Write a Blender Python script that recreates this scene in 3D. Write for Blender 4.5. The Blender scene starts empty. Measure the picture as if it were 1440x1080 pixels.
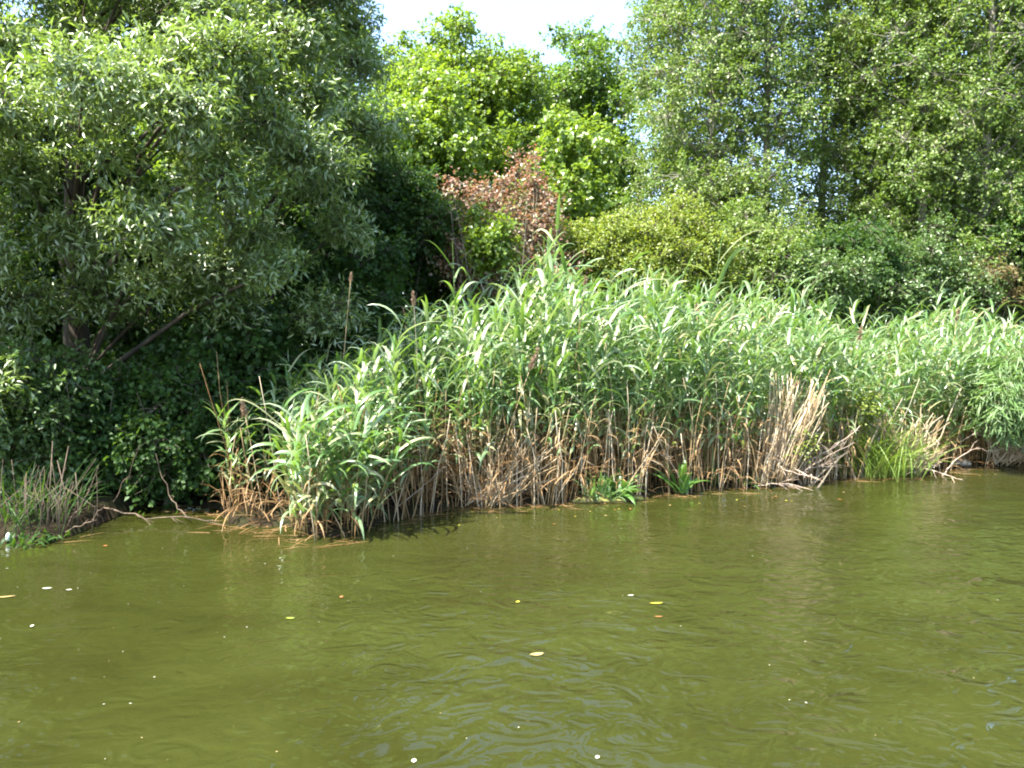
import bpy, math, random
import numpy as np
from mathutils import Vector

rng = np.random.default_rng(11)
random.seed(11)
S = bpy.context.scene
COL = S.collection
R = math.radians

# ------------------------------------------------------------------ camera, sky, sun, exposure
F = 1130.0; CAMH = 2.0; PITCH = R(3.04)
cam_d = bpy.data.cameras.new('camera'); cam = bpy.data.objects.new('camera', cam_d); COL.objects.link(cam)
cam.location = (0, 0, CAMH); cam.rotation_euler = (R(90) - PITCH, 0, 0)
cam_d.sensor_width = 36; cam_d.lens = 36 * F / 1440; cam_d.clip_end = 3000; cam_d.clip_start = .05
S.camera = cam
SUN_EL = R(58); SUN_AZ = R(232)                        # azimuth clockwise from +Y: behind the camera, to the left
W = bpy.data.worlds.new('World'); S.world = W; W.use_nodes = True
nt = W.node_tree; bg = nt.nodes['Background']
sk = nt.nodes.new('ShaderNodeTexSky'); sk.sky_type = 'NISHITA'; sk.sun_disc = False
sk.sun_elevation = SUN_EL; sk.sun_rotation = SUN_AZ; sk.air_density = 1.0; sk.dust_density = 1.2; sk.ozone_density = 1.0
nt.links.new(sk.outputs[0], bg.inputs[0]); bg.inputs[1].default_value = 0.14
sd = bpy.data.lights.new('sun', 'SUN'); sd.energy = 5.0; sd.angle = R(.53); sd.color = (1, .95, .86)
sun = bpy.data.objects.new('sun', sd); COL.objects.link(sun)
to_sun = Vector((math.sin(SUN_AZ) * math.cos(SUN_EL), math.cos(SUN_AZ) * math.cos(SUN_EL), math.sin(SUN_EL)))
sun.rotation_euler = to_sun.to_track_quat('Z', 'Y').to_euler(); sun.location = (-20, -20, 40)
S.view_settings.view_transform = 'Standard'; S.view_settings.look = 'None'; S.view_settings.gamma = 1
S.view_settings.exposure = 2.32
S.cycles.filter_width = 2.0
S.cycles.max_bounces = 8; S.cycles.transmission_bounces = 4; S.cycles.diffuse_bounces = 4; S.cycles.glossy_bounces = 3
S.cycles.use_denoising = True

def at(px, py, Y):
    u = (px - 720) / F; v = (540 - py) / F
    dy = math.cos(PITCH) + v * math.sin(PITCH); dz = -math.sin(PITCH) + v * math.cos(PITCH)
    k = Y / dy
    return np.array((u * k, Y, CAMH + dz * k))
def on_water(px, py, z=0.0):
    u = (px - 720) / F; v = (540 - py) / F
    dy = math.cos(PITCH) + v * math.sin(PITCH); dz = -math.sin(PITCH) + v * math.cos(PITCH)
    k = (z - CAMH) / dz
    return np.array((u * k, dy * k, z))
def XY(px, Y): return at(px, 480, Y)[0]

# ------------------------------------------------------------------ helpers
def tag(o, label=None, cat=None, group=None, kind=None):
    if label: o['label'] = label
    if cat: o['category'] = cat
    if group: o['group'] = group
    if kind: o['kind'] = kind
    return o
def empty(name, loc, rz=0):
    o = bpy.data.objects.new(name, None); COL.objects.link(o); o.location = loc; o.rotation_euler = (0, 0, rz)
    o.empty_display_size = .1
    return o
def unit(a): return a / np.maximum(np.linalg.norm(a, axis=-1, keepdims=True), 1e-9)

class MB:
    def __init__(s): s.v = []; s.q = []; s.t = []; s.n = 0
    def add(s, v, q=None, t=None, m=0):
        v = np.asarray(v, float).reshape(-1, 3)
        if q is not None and len(q): s.q.append((np.asarray(q, np.int64) + s.n, m))
        if t is not None and len(t): s.t.append((np.asarray(t, np.int64) + s.n, m))
        s.v.append(v); s.n += len(v)
    def arrays(s):
        v = np.concatenate(s.v)
        q = np.concatenate([a for a, m in s.q]) if s.q else np.zeros((0, 4), np.int64)
        t = np.concatenate([a for a, m in s.t]) if s.t else np.zeros((0, 3), np.int64)
        return v, q, t
    def mesh(s, name, mats, smooth=False):
        v, q, t = s.arrays()
        me = bpy.data.meshes.new(name)
        me.vertices.add(len(v)); me.vertices.foreach_set('co', v.astype(np.float32).ravel())
        nl = q.size + t.size
        me.loops.add(nl); me.polygons.add(len(q) + len(t))
        me.loops.foreach_set('vertex_index', np.concatenate([q.ravel(), t.ravel()]).astype(np.int32))
        st = np.concatenate([np.arange(len(q)) * 4, q.size + np.arange(len(t)) * 3]).astype(np.int32)
        me.polygons.foreach_set('loop_start', st)
        if len(mats) > 1:
            mi = np.concatenate([np.full(len(a), m) for a, m in s.q] + [np.full(len(a), m) for a, m in s.t]).astype(np.int32)
            me.polygons.foreach_set('material_index', mi)
        for m in mats: me.materials.append(m)
        me.update(calc_edges=True)
        if smooth: me.polygons.foreach_set('use_smooth', np.ones(len(q) + len(t), bool))
        me.validate()
        return me
    def build(s, name, mats, parent=None, smooth=False):
        if not isinstance(mats, (list, tuple)): mats = [mats]
        o = bpy.data.objects.new(name, s.mesh(name, mats, smooth)); COL.objects.link(o)
        if parent: o.parent = parent
        return o

def tube(mb, pts, rad, n=5, m=0, cap=True):
    pts = np.asarray(pts, float); k = len(pts); rad = np.broadcast_to(np.asarray(rad, float), (k,))
    d = unit(np.gradient(pts, axis=0))
    ref = np.array((0, 0, 1.)) if abs(d[0][2]) < .8 else np.array((1., 0, 0))
    a = unit(np.cross(d, ref)); b = np.cross(d, a)
    th = np.arange(n) / n * 2 * np.pi
    ring = pts[:, None] + rad[:, None, None] * (np.cos(th)[None, :, None] * a[:, None] + np.sin(th)[None, :, None] * b[:, None])
    i = np.arange(k - 1)[:, None] * n; j = np.arange(n)[None]; j2 = (j + 1) % n
    q = np.stack([i + j, i + j2, i + n + j2, i + n + j], -1).reshape(-1, 4)
    t = []
    if cap:
        t = [[0, x + 1, x] for x in range(1, n - 1)] + [[(k - 1) * n, (k - 1) * n + x, (k - 1) * n + x + 1] for x in range(1, n - 1)]
    mb.add(ring.reshape(-1, 3), q, t, m)

def leaves(mb, P, D, N, L, Wd, fold=.3, droop=.1, m=0):
    n = len(P); D = unit(D); N = unit(N - D * (N * D).sum(-1, keepdims=True)); Sd = np.cross(D, N)
    L = np.broadcast_to(L, (n,))[:, None]; Wd = np.broadcast_to(Wd, (n,))[:, None]
    mid = P + D * L * .45 + N * L * .04
    v = np.stack([P, mid + Sd * Wd / 2 + N * fold * Wd / 2, P + D * L - N * droop * L, mid - Sd * Wd / 2 + N * fold * Wd / 2], 1)
    b = np.arange(n)[:, None] * 4
    t = np.concatenate([b + np.array([[0, 1, 2]]), b + np.array([[0, 2, 3]])])
    mb.add(v.reshape(-1, 3), None, t, m)

def strips(mb, C, Sd, Wd, N, fold=.18, m=0):
    """C (n,k,3) centre lines; Sd (n,k,3) side; Wd (n,k) width; a V-folded blade each"""
    n, k, _ = C.shape
    w = Wd[..., None] / 2
    v = np.stack([C - Sd * w + N * w * fold, C - N * w * fold, C + Sd * w + N * w * fold], 2)   # n,k,3,3
    base = np.arange(n)[:, None, None] * (k * 3); seg = np.arange(k - 1)[None, :, None] * 3; c = np.arange(2)[None, None]
    i = base + seg + c
    q = np.stack([i, i + 1, i + 4, i + 3], -1).reshape(-1, 4)
    mb.add(v.reshape(-1, 3), q, None, m)

def blades(mb, P, az, elev, L, Wd, bend, k=7, m=0, base_w=.7, fold=.18, twist=None, ex=1.3):
    """arching grass blades: start P, azimuth az, starting elevation, total downward bend"""
    n = len(P); s = np.linspace(0, 1, k)
    ang = elev[:, None] - bend[:, None] * s[None] ** np.broadcast_to(ex, (n,))[:, None]
    h = np.stack([np.cos(az), np.sin(az), 0 * az], -1)
    d = np.cos(ang)[..., None] * h[:, None] + np.sin(ang)[..., None] * np.array((0, 0, 1.))
    step = (L / (k - 1))[:, None, None]
    C = P[:, None] + np.concatenate([np.zeros((n, 1, 3)), np.cumsum(d[:, :-1] * step, 1)], 1)
    side = np.stack([-np.sin(az), np.cos(az), 0 * az], -1)[:, None] * np.ones((1, k, 1))
    nn = np.cross(d, side) * -1
    if twist is not None:
        tw = twist[:, None] * s[None]
        side, nn = side * np.cos(tw)[..., None] + nn * np.sin(tw)[..., None], nn * np.cos(tw)[..., None] - side * np.sin(tw)[..., None]
    prof = np.where(s < .3, base_w + (1 - base_w) * s / .3, (1 - ((s - .3) / .7) ** 1.8)); prof[-1] = .03
    strips(mb, C, side, Wd[:, None] * prof[None], nn, fold, m)
    return C

# ------------------------------------------------------------------ materials
def new_mat(name):
    m = bpy.data.materials.new(name); m.use_nodes = True
    t = m.node_tree; t.nodes.clear()
    return m, t, t.nodes.new('ShaderNodeOutputMaterial')
def ramp(t, cols, pos=None):
    r = t.nodes.new('ShaderNodeValToRGB'); e = r.color_ramp.elements
    pos = pos or [i / (len(cols) - 1) for i in range(len(cols))]
    while len(e) < len(cols): e.new(.5)
    for x, p, c in zip(e, pos, cols): x.position = p; x.color = (*c, 1)
    return r
def leaf_mat(name, cols, trans, frac=.35, rough=.4, spec=.5, clump=.35, nscale=.9):
    m, t, out = new_mat(name); N = t.nodes; Lk = t.links
    g = N.new('ShaderNodeNewGeometry')
    nz = N.new('ShaderNodeTexNoise'); nz.inputs['Scale'].default_value = nscale; nz.inputs['Detail'].default_value = 2
    Lk.new(g.outputs['Position'], nz.inputs['Vector'])
    mr = N.new('ShaderNodeMapRange'); mr.inputs[1].default_value = .3; mr.inputs[2].default_value = .7; Lk.new(nz.outputs[0], mr.inputs[0])
    mx = N.new('ShaderNodeMix'); mx.inputs[0].default_value = clump
    Lk.new(g.outputs['Random Per Island'], mx.inputs[2]); Lk.new(mr.outputs[0], mx.inputs[3])
    r = ramp(t, cols); Lk.new(mx.outputs[0], r.inputs[0])
    p = N.new('ShaderNodeBsdfPrincipled'); p.inputs['Roughness'].default_value = rough; p.inputs['Specular IOR Level'].default_value = spec
    Lk.new(r.outputs[0], p.inputs['Base Color'])
    tr = N.new('ShaderNodeBsdfTranslucent')
    mc = N.new('ShaderNodeMix'); mc.data_type = 'RGBA'; mc.inputs[0].default_value = .6
    Lk.new(r.outputs[0], mc.inputs[6]); mc.inputs[7].default_value = (*trans, 1); Lk.new(mc.outputs[2], tr.inputs[0])
    ms = N.new('ShaderNodeMixShader'); ms.inputs[0].default_value = frac
    Lk.new(p.outputs[0], ms.inputs[1]); Lk.new(tr.outputs[0], ms.inputs[2]); Lk.new(ms.outputs[0], out.inputs[0])
    return m
def bark_mat(name, c1, c2, scale=6, stretch=.25, rough=.85, bump=.4):
    m, t, out = new_mat(name); N = t.nodes; Lk = t.links
    tc = N.new('ShaderNodeTexCoord'); mp = N.new('ShaderNodeMapping'); mp.inputs['Scale'].default_value = (1, 1, stretch)
    Lk.new(tc.outputs['Object'], mp.inputs[0])
    nz = N.new('ShaderNodeTexNoise'); nz.inputs['Scale'].default_value = scale; nz.inputs['Detail'].default_value = 6
    Lk.new(mp.outputs[0], nz.inputs['Vector'])
    r = ramp(t, [c1, c2], [.35, .65]); Lk.new(nz.outputs[0], r.inputs[0])
    p = N.new('ShaderNodeBsdfPrincipled'); p.inputs['Roughness'].default_value = rough
    Lk.new(r.outputs[0], p.inputs['Base Color'])
    b = N.new('ShaderNodeBump'); b.inputs['Strength'].default_value = bump; b.inputs['Distance'].default_value = .02
    Lk.new(nz.outputs[0], b.inputs['Height']); Lk.new(b.outputs[0], p.inputs['Normal']); Lk.new(p.outputs[0], out.inputs[0])
    return m
def stalk_mat(name, cols, rough=.6, height=None):
    """random tint per stalk; with height=(z0,z1,colour) the upper stem turns green"""
    m, t, out = new_mat(name); N = t.nodes; Lk = t.links
    g = N.new('ShaderNodeNewGeometry'); oi = N.new('ShaderNodeObjectInfo')
    ad = N.new('ShaderNodeMath'); ad.operation = 'ADD'; Lk.new(g.outputs['Random Per Island'], ad.inputs[0]); Lk.new(oi.outputs['Random'], ad.inputs[1])
    fr = N.new('ShaderNodeMath'); fr.operation = 'FRACT'; Lk.new(ad.outputs[0], fr.inputs[0])
    r = ramp(t, cols); Lk.new(fr.outputs[0], r.inputs[0]); c = r.outputs[0]
    if height:
        sx = N.new('ShaderNodeSeparateXYZ'); Lk.new(g.outputs['Position'], sx.inputs[0])
        mr = N.new('ShaderNodeMapRange'); mr.inputs[1].default_value = height[0]; mr.inputs[2].default_value = height[1]
        Lk.new(sx.outputs[2], mr.inputs[0])
        mx = N.new('ShaderNodeMix'); mx.data_type = 'RGBA'; Lk.new(mr.outputs[0], mx.inputs[0]); Lk.new(c, mx.inputs[6]); mx.inputs[7].default_value = (*height[2], 1)
        c = mx.outputs[2]
    p = N.new('ShaderNodeBsdfPrincipled'); p.inputs['Roughness'].default_value = rough; Lk.new(c, p.inputs['Base Color'])
    Lk.new(p.outputs[0], out.inputs[0])
    return m

M = {}
M['willow'] = leaf_mat('willow_leaf', [(.055, .10, .016), (.105, .17, .032), (.18, .24, .09), (.36, .41, .28)], (.28, .42, .03), .36, .36, 1.0)  # palest stops: silver leaves, raised further to carry their sunlit sheen
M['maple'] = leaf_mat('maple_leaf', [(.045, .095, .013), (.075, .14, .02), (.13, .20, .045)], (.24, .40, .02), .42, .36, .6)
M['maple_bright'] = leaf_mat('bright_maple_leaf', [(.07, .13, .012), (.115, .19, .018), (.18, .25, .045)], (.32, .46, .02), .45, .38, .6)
M['maple_shaded'] = leaf_mat('shaded_maple_leaf', [(.018, .048, .011), (.032, .072, .015), (.055, .105, .024)], (.14, .26, .02), .33, .45, .3)  # darker copy of the maple leaf, tree shade put into its colour
M['aspen'] = leaf_mat('aspen_leaf', [(.06, .115, .018), (.095, .16, .026), (.145, .205, .05), (.20, .22, .08)], (.26, .40, .025), .4, .38, .45)
M['shrub'] = leaf_mat('shaded_shrub_leaf', [(.015, .04, .009), (.027, .064, .012), (.05, .10, .02)], (.15, .28, .02), .33, .5, .22)  # leaf colour lowered to stand in for deep shade low on the bank
M['yellow'] = leaf_mat('yellow_green_leaf', [(.09, .15, .016), (.15, .20, .024), (.23, .27, .05)], (.38, .46, .03), .42, .42, .5)
M['plum'] = leaf_mat('plum_leaf', [(.11, .05, .03), (.19, .095, .055), (.27, .165, .11), (.33, .27, .19), (.12, .18, .03), (.14, .2, .03)], (.44, .18, .07), .4, .36, .6)
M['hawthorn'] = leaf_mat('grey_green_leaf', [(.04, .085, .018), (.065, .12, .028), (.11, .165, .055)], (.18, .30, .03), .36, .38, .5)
M['far'] = leaf_mat('far_leaf', [(.03, .065, .012), (.05, .10, .02), (.08, .14, .03)], (.18, .3, .02), .35, .5, .4)
M['brownleaf'] = leaf_mat('withered_leaf', [(.09, .06, .025), (.13, .10, .035), (.16, .15, .05)], (.22, .16, .05), .3, .6, .3)
M['reed'] = leaf_mat('reed_blade', [(.05, .12, .022), (.09, .17, .048), (.15, .235, .095), (.27, .34, .20), (.32, .26, .11)], (.28, .48, .02), .34, .32, .85, .12, 2.)  # pale greens paint blade sheen into the colour; last stop is dry blades
M['dock'] = leaf_mat('dock_blade', [(.06, .14, .03), (.09, .19, .04), (.13, .23, .07)], (.24, .40, .03), .35, .32, .5)
M['sedge'] = leaf_mat('sedge_blade', [(.09, .16, .02), (.14, .22, .035), (.22, .27, .06)], (.30, .40, .03), .35, .45, .4)
M['fine'] = leaf_mat('fine_blade', [(.09, .17, .05), (.13, .22, .075), (.19, .27, .12)], (.24, .40, .04), .35, .36, .5)
M['drycane'] = stalk_mat('dry_cane', [(.17, .11, .05), (.30, .21, .10), (.42, .32, .19), (.52, .45, .33)])
M['dryleaf'] = leaf_mat('dry_blade', [(.18, .09, .035), (.27, .16, .07), (.36, .25, .13)], (.35, .2, .08), .25, .6, .3)
M['stem'] = stalk_mat('reed_stem', [(.20, .12, .045), (.26, .18, .07), (.17, .15, .05)], .55, (.75, 1.35, (.07, .13, .03)))
M['plume'] = stalk_mat('reed_plume', [(.30, .19, .11), (.36, .25, .16), (.28, .2, .13)], .9)
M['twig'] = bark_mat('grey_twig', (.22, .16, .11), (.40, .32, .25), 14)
M['twig_shaded'] = bark_mat('shaded_twig', (.06, .042, .026), (.14, .10, .065), 14)  # darker twig colour, standing in for shade on the left bank
M['bark'] = bark_mat('brown_bark', (.035, .027, .018), (.085, .065, .045))
M['bark_pale'] = bark_mat('pale_bark', (.12, .11, .085), (.26, .235, .19), 4, 1.5)
M['bark_young'] = bark_mat('young_bark', (.07, .06, .04), (.14, .12, .08))

# ground
m, t, out = new_mat('bank_soil'); N = t.nodes; Lk = t.links
g = N.new('ShaderNodeNewGeometry'); n1 = N.new('ShaderNodeTexNoise'); n1.inputs['Scale'].default_value = 3; n1.inputs['Detail'].default_value = 8
Lk.new(g.outputs['Position'], n1.inputs['Vector'])
r = ramp(t, [(.008, .006, .004), (.02, .015, .008), (.018, .02, .008), (.045, .032, .018)], [.3, .48, .58, .75]); Lk.new(n1.outputs[0], r.inputs[0])
p = N.new('ShaderNodeBsdfPrincipled'); p.inputs['Roughness'].default_value = .9; p.inputs['Specular IOR Level'].default_value = .08; Lk.new(r.outputs[0], p.inputs['Base Color'])
b = N.new('ShaderNodeBump'); b.inputs['Distance'].default_value = .05; Lk.new(n1.outputs[0], b.inputs['Height']); Lk.new(b.outputs[0], p.inputs['Normal'])
Lk.new(p.outputs[0], out.inputs[0]); M['soil'] = m

# water: turbid olive body under a glossy, rippled surface
m, t, out = new_mat('river_water'); N = t.nodes; Lk = t.links
g = N.new('ShaderNodeNewGeometry')
def noise(scale, detail, dist, sx=1, sy=1, rot=0):
    mp = N.new('ShaderNodeMapping'); mp.inputs['Scale'].default_value = (sx, sy, 1); mp.inputs['Rotation'].default_value = (0, 0, rot)
    Lk.new(g.outputs['Position'], mp.inputs[0])
    n = N.new('ShaderNodeTexNoise'); n.inputs['Scale'].default_value = scale; n.inputs['Detail'].default_value = detail; n.inputs['Distortion'].default_value = dist
    Lk.new(mp.outputs[0], n.inputs['Vector']); return n.outputs[0]
body = noise(.5, 4, 1.2, 1, 1.6)
r = ramp(t, [(.0200, .0220, .0044), (.0262, .0298, .0062)], [.35, .65]); Lk.new(body, r.inputs[0])
p = N.new('ShaderNodeBsdfPrincipled'); p.inputs['Roughness'].default_value = .03; p.inputs['IOR'].default_value = 1.333
Lk.new(r.outputs[0], p.inputs['Base Color'])
def math_node(op, a, b):
    n = N.new('ShaderNodeMath'); n.operation = op
    for i, x in enumerate((a, b)):
        if isinstance(x, (int, float)): n.inputs[i].default_value = x
        else: Lk.new(x, n.inputs[i])
    return n.outputs[0]
big = noise(1.4, 1, .8, 1, 1.15, R(25)); mid = noise(3.4, 1.5, 1.8, 1, 1.25, R(-20)); fine = noise(9, 1, 1.0, 1, 1.3, R(10))
h = math_node('ADD', math_node('MULTIPLY', big, .045), math_node('ADD', math_node('MULTIPLY', mid, .029), math_node('MULTIPLY', fine, .0035)))
sx = N.new('ShaderNodeSeparateXYZ'); Lk.new(g.outputs['Position'], sx.inputs[0])
mr = N.new('ShaderNodeMapRange'); mr.inputs[1].default_value = -3.5; mr.inputs[2].default_value = 2.5; mr.inputs[3].default_value = .35; mr.inputs[4].default_value = 1.0
Lk.new(sx.outputs[0], mr.inputs[0])
my = N.new('ShaderNodeMapRange'); my.inputs[1].default_value = 5.0; my.inputs[2].default_value = 9.5; my.inputs[3].default_value = 1.15; my.inputs[4].default_value = .4
Lk.new(sx.outputs[1], my.inputs[0])
h = math_node('MULTIPLY', math_node('MULTIPLY', h, mr.outputs[0]), my.outputs[0])
b = N.new('ShaderNodeBump'); b.inputs['Strength'].default_value = 1; b.inputs['Distance'].default_value = 1.0
Lk.new(h, b.inputs['Height']); Lk.new(b.outputs[0], p.inputs['Normal']); Lk.new(p.outputs[0], out.inputs[0]); M['water'] = m

# ------------------------------------------------------------------ ground and water
bank_px = [(0, 768), (60, 766), (118, 754), (140, 722), (170, 712), (230, 708), (295, 712), (318, 738), (400, 742), (430, 752), (470, 757), (510, 752),
           (530, 735), (600, 722), (640, 714), (720, 712), (790, 707), (870, 700), (960, 692), (1080, 684), (1200, 671), (1300, 664), (1360, 656), (1440, 655), (1600, 648)]
bp = np.array([on_water(*a)[:2] for a in bank_px])
bx = np.concatenate([[-300, -40, -12, -7], bp[:, 0], [16, 40, 300]]); by = np.concatenate([[-20, 3, 7.2, 7.6], bp[:, 1], [16.5, 19, 30]])
def bankY(x): return np.interp(x, bx, by) + .05 * np.sin(np.asarray(x) * 7.1) + .03 * np.sin(np.asarray(x) * 17.3 + 1)
def ground_z(x, y):
    s = y - bankY(x)
    up = .02 + .24 * (1 - np.exp(-np.maximum(s, 0) / 1.2)) + .06 * np.sin(x * 1.3 + y) * np.clip(s, 0, 1) + .02 * np.maximum(s - 4, 0)
    up = np.minimum(up, 1.6)
    dn = np.maximum(-.7, s * .8)
    return np.where(s > -.08, np.where(s > 0, up, .02 + (s) * 2.), np.minimum(dn, -.1))
xs = np.concatenate([np.linspace(-300, -14, 24)[:-1], np.arange(-14, 18, .16), np.linspace(18, 300, 24)])
ys = np.concatenate([np.linspace(-120, 4, 16)[:-1], np.arange(4, 19, .14), np.arange(19, 40, 1.), np.linspace(40, 600, 20)])
gx, gy = np.meshgrid(xs, ys); gz = ground_z(gx, gy) + rng.normal(0, .008, gx.shape) * (gy > bankY(gx))
nx, ny = len(xs), len(ys); i, j = np.meshgrid(np.arange(nx - 1), np.arange(ny - 1)); a = (j * nx + i).ravel()
mb = MB(); mb.add(np.stack([gx, gy, gz], -1), np.stack([a, a + 1, a + 1 + nx, a + nx], -1))
tag(mb.build('ground', M['soil'], None, True), 'dark soil of the river bank under the plants', 'ground', kind='structure')
mb = MB(); mb.add([(-300, -120, 0), (300, -120, 0), (300, 60, 0), (-300, 60, 0)], [[0, 1, 2, 3]])
tag(mb.build('water', M['water']), 'olive green rippled river water', 'water', kind='structure')

# ------------------------------------------------------------------ trees and shrubs
def rand_dirs(n):
    return unit(rng.normal(size=(n, 3)))
def crown_clumps(ells, n, sep, zmin):
    out = []; w = np.array([e[3] * e[4] * e[5] for e in ells]); w = w / w.sum()
    tries = 0
    while len(out) < n and tries < n * 60:
        tries += 1
        e = ells[rng.choice(len(ells), p=w)]
        d = rand_dirs(1)[0] * rng.uniform(.12, 1) ** .45
        c = np.array(e[:3]) + d * np.array(e[3:6])
        if c[2] < zmin: continue
        if all(np.linalg.norm(c - o) > sep for o in out): out.append(c)
    return np.array(out)

def foliage(mb, clumps, rad, sprays, per, L, Wd, twig=.35, droop=.2, flat=.75, upb=.7, core=None):
    """leafy twigs spread through each clump's volume, every leaf its own small blade"""
    n = len(clumps)
    r = rad * rng.uniform(.7, 1.3, n)
    k = np.maximum((sprays * (r / rad) ** 2).astype(int), 4)
    idx = np.repeat(np.arange(n), k)
    d = rand_dirs(len(idx)); u = rng.uniform(0, 1, len(idx)) ** .42
    off = d * u[:, None] * r[idx][:, None] * np.array((1, 1, flat))
    P = clumps[idx] + off
    out = unit(d * .8 + rand_dirs(len(idx)) * .6 + np.array((0, 0, .25 - droop)))
    P = P - out * twig * .5
    J = np.repeat(np.arange(len(idx)), per)
    tt = rng.uniform(0, 1, len(J))
    Q = P[J] + out[J] * (tt * twig)[:, None] + np.array((0, 0, -1.)) * (tt ** 2 * twig * droop)[:, None] + rng.normal(0, .02 + twig * .06, (len(J), 3))
    D = unit(out[J] * .6 + rand_dirs(len(J)) * .8 + np.array((0, 0, -droop)))
    Nn = unit(np.array((0, 0, .6)) * upb + rand_dirs(len(J)) * .55 + d[J] * .6 + np.array(to_sun) * .35)
    sz = rng.uniform(.65, 1.25, len(J))
    leaves(mb, Q, D, Nn, L * sz, Wd * sz, .3, .12, 0)
    return idx, P, out

def tree(name, label, cat, base, H, tr, ells, n, rad, sprays, per, L, Wd, leaf, bark='bark', group=None, lean=(0, 0), nlimb=9,
         twig=.35, droop=.2, upb=.7, sep=None, zmin=.6, flat=.75, top=.93, stems=1, bend=.25):
    bx_, by_ = base; bz = float(ground_z(np.array(bx_), np.array(by_))) - .05
    root = empty(name, (bx_, by_, bz)); tag(root, label, cat, group)
    o = np.array((bx_, by_, bz))
    ells = [tuple(np.array(e[:3]) - o) + tuple(e[3:]) for e in ells]
    cl = crown_clumps(ells, n, sep or rad * .75, zmin)
    tops = []
    for s in range(stems):
        k = 9; f = np.linspace(0, 1, k)
        a = rng.uniform(0, 6.28); sp = .0 if stems == 1 else .5
        pts = np.stack([f * lean[0] + bend * np.sin(f * 4 + a) * f * .6 + sp * f * np.cos(s * 6.28 / stems + a) * 1.2,
                        f * lean[1] + bend * np.cos(f * 3.3 + a) * f * .6 + sp * f * np.sin(s * 6.28 / stems + a) * 1.2, f * H * top], -1)
        if stems > 1: pts[:, :2] += .12 * np.array((math.cos(s * 2.1), math.sin(s * 2.1)))
        rr = tr * (1 - .88 * f) * (1 + .5 * np.exp(-f * 14)); rr = rr / (1 if stems == 1 else 1.4)
        mb = MB(); tube(mb, pts, rr, 8); mb.build('trunk', M[bark], root, True); tops.append((pts, rr))
    mbc = MB()
    idx, P, out = foliage(mbc, cl, rad, sprays, per, L, Wd, twig, droop, flat, upb)
    order = np.argsort(-np.linalg.norm(cl[:, :2], axis=1)); big = set(order[:nlimb].tolist())
    for i, c in enumerate(cl):
        pts, rr = tops[i % len(tops)]
        hz = np.clip(c[2] - .55 * np.linalg.norm(c[:2]) - .3, .12 * H, .9 * H)
        f = hz / (H * top); q0 = np.array([np.interp(f, np.linspace(0, 1, len(pts)), pts[:, x]) for x in range(3)])
        r0 = np.interp(f, np.linspace(0, 1, len(pts)), rr) * .45
        s = np.linspace(0, 1, 6)[:, None]
        mdl = (q0 + c) / 2 + np.array((0, 0, .12 * np.linalg.norm(c - q0))) + rng.normal(0, .08, 3)
        path = (1 - s) ** 2 * q0 + 2 * s * (1 - s) * mdl + s ** 2 * c + rng.normal(0, .02, (6, 3)) * (s * (1 - s) * 4)
        rl = max(min(r0, .013 + .008 * np.linalg.norm(c - q0)), .008) * np.linspace(1, .3, 6)
        if i in big:
            mbl = MB(); tube(mbl, path, rl, 6); mbl.build('limb', M[bark], root, True)
        else: tube(mbc, path, rl * .8, 4, 1)
    sel = rng.permutation(len(P))[:int(len(P) * .35)]
    for kk in sel:
        c = cl[idx[kk]]; e = P[kk] + out[kk] * twig * .8; md = (c + P[kk]) / 2 + rng.normal(0, .05, 3)
        tube(mbc, [c, md, e], [.009, .006, .003], 3, 1, False)
    mbc.build('crown', [M[leaf], M[bark]], root)
    return root
def copy_tree(o, loc, rz, sc, label):
    c = o.copy(); COL.objects.link(c); c.location = loc; c.rotation_euler = (0, 0, rz); c.scale = sc; c['label'] = label
    for ch in list(o.children):
        d = ch.copy(); COL.objects.link(d); d.parent = c
    return c
def E(px, py, Y, rx, ry, rz):
    c = at(px, py, Y); return (c[0], c[1], c[2], rx, ry, rz)

# left: silvery willows leaning over the bay
gW = 'silvery willows on the left bank'
WK = dict(group=gW, droop=.12, flat=.6, upb=.9, sep=.84, twig=.36)
tree('willow_tree', 'big silvery willow with a dark trunk rising beside the shaded bay', 'tree', (XY(112, 11), 11), 9.2, .2,
     [(-3.4, 9.0, 4.1, 1.0, .8, 1.0), (-3.6, 9.8, 5.4, 1.3, 1.0, 1.2), (-4.3, 10.9, 6.9, 2.1, 1.3, 1.5), (-3.5, 9.5, 2.9, .8, .5, .7), (-4.6, 9.7, 3.2, 1.0, .5, 1.0), (-4.9, 9.8, 4.9, .9, .6, .8), (-4.3, 8.45, 4.4, 1.1, .5, .6), (-5.3, 9.3, 4.3, .7, .5, .6)], 124, .47, 100, 12, .105, .03, 'willow', lean=(.15, -.4), nlimb=5, zmin=1.9, **WK)
tree('willow_tree', 'silvery willow with bare pale limbs showing, between the bay trunk and the maples', 'tree', (XY(318, 12.6), 12.6), 9.2, .13,
     [(-2.8, 10.5, 3.8, 1.0, .7, 1.1), (-3.0, 11.2, 5.3, 1.3, 1.0, 1.3), (-3.7, 12.2, 7.0, 1.6, 1.2, 1.6), (-3.1, 10.6, 2.7, .9, .5, .7)], 74, .5, 100, 12, .105, .03, 'willow', lean=(.2, -.2), nlimb=9, zmin=2.0, **WK)
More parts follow.
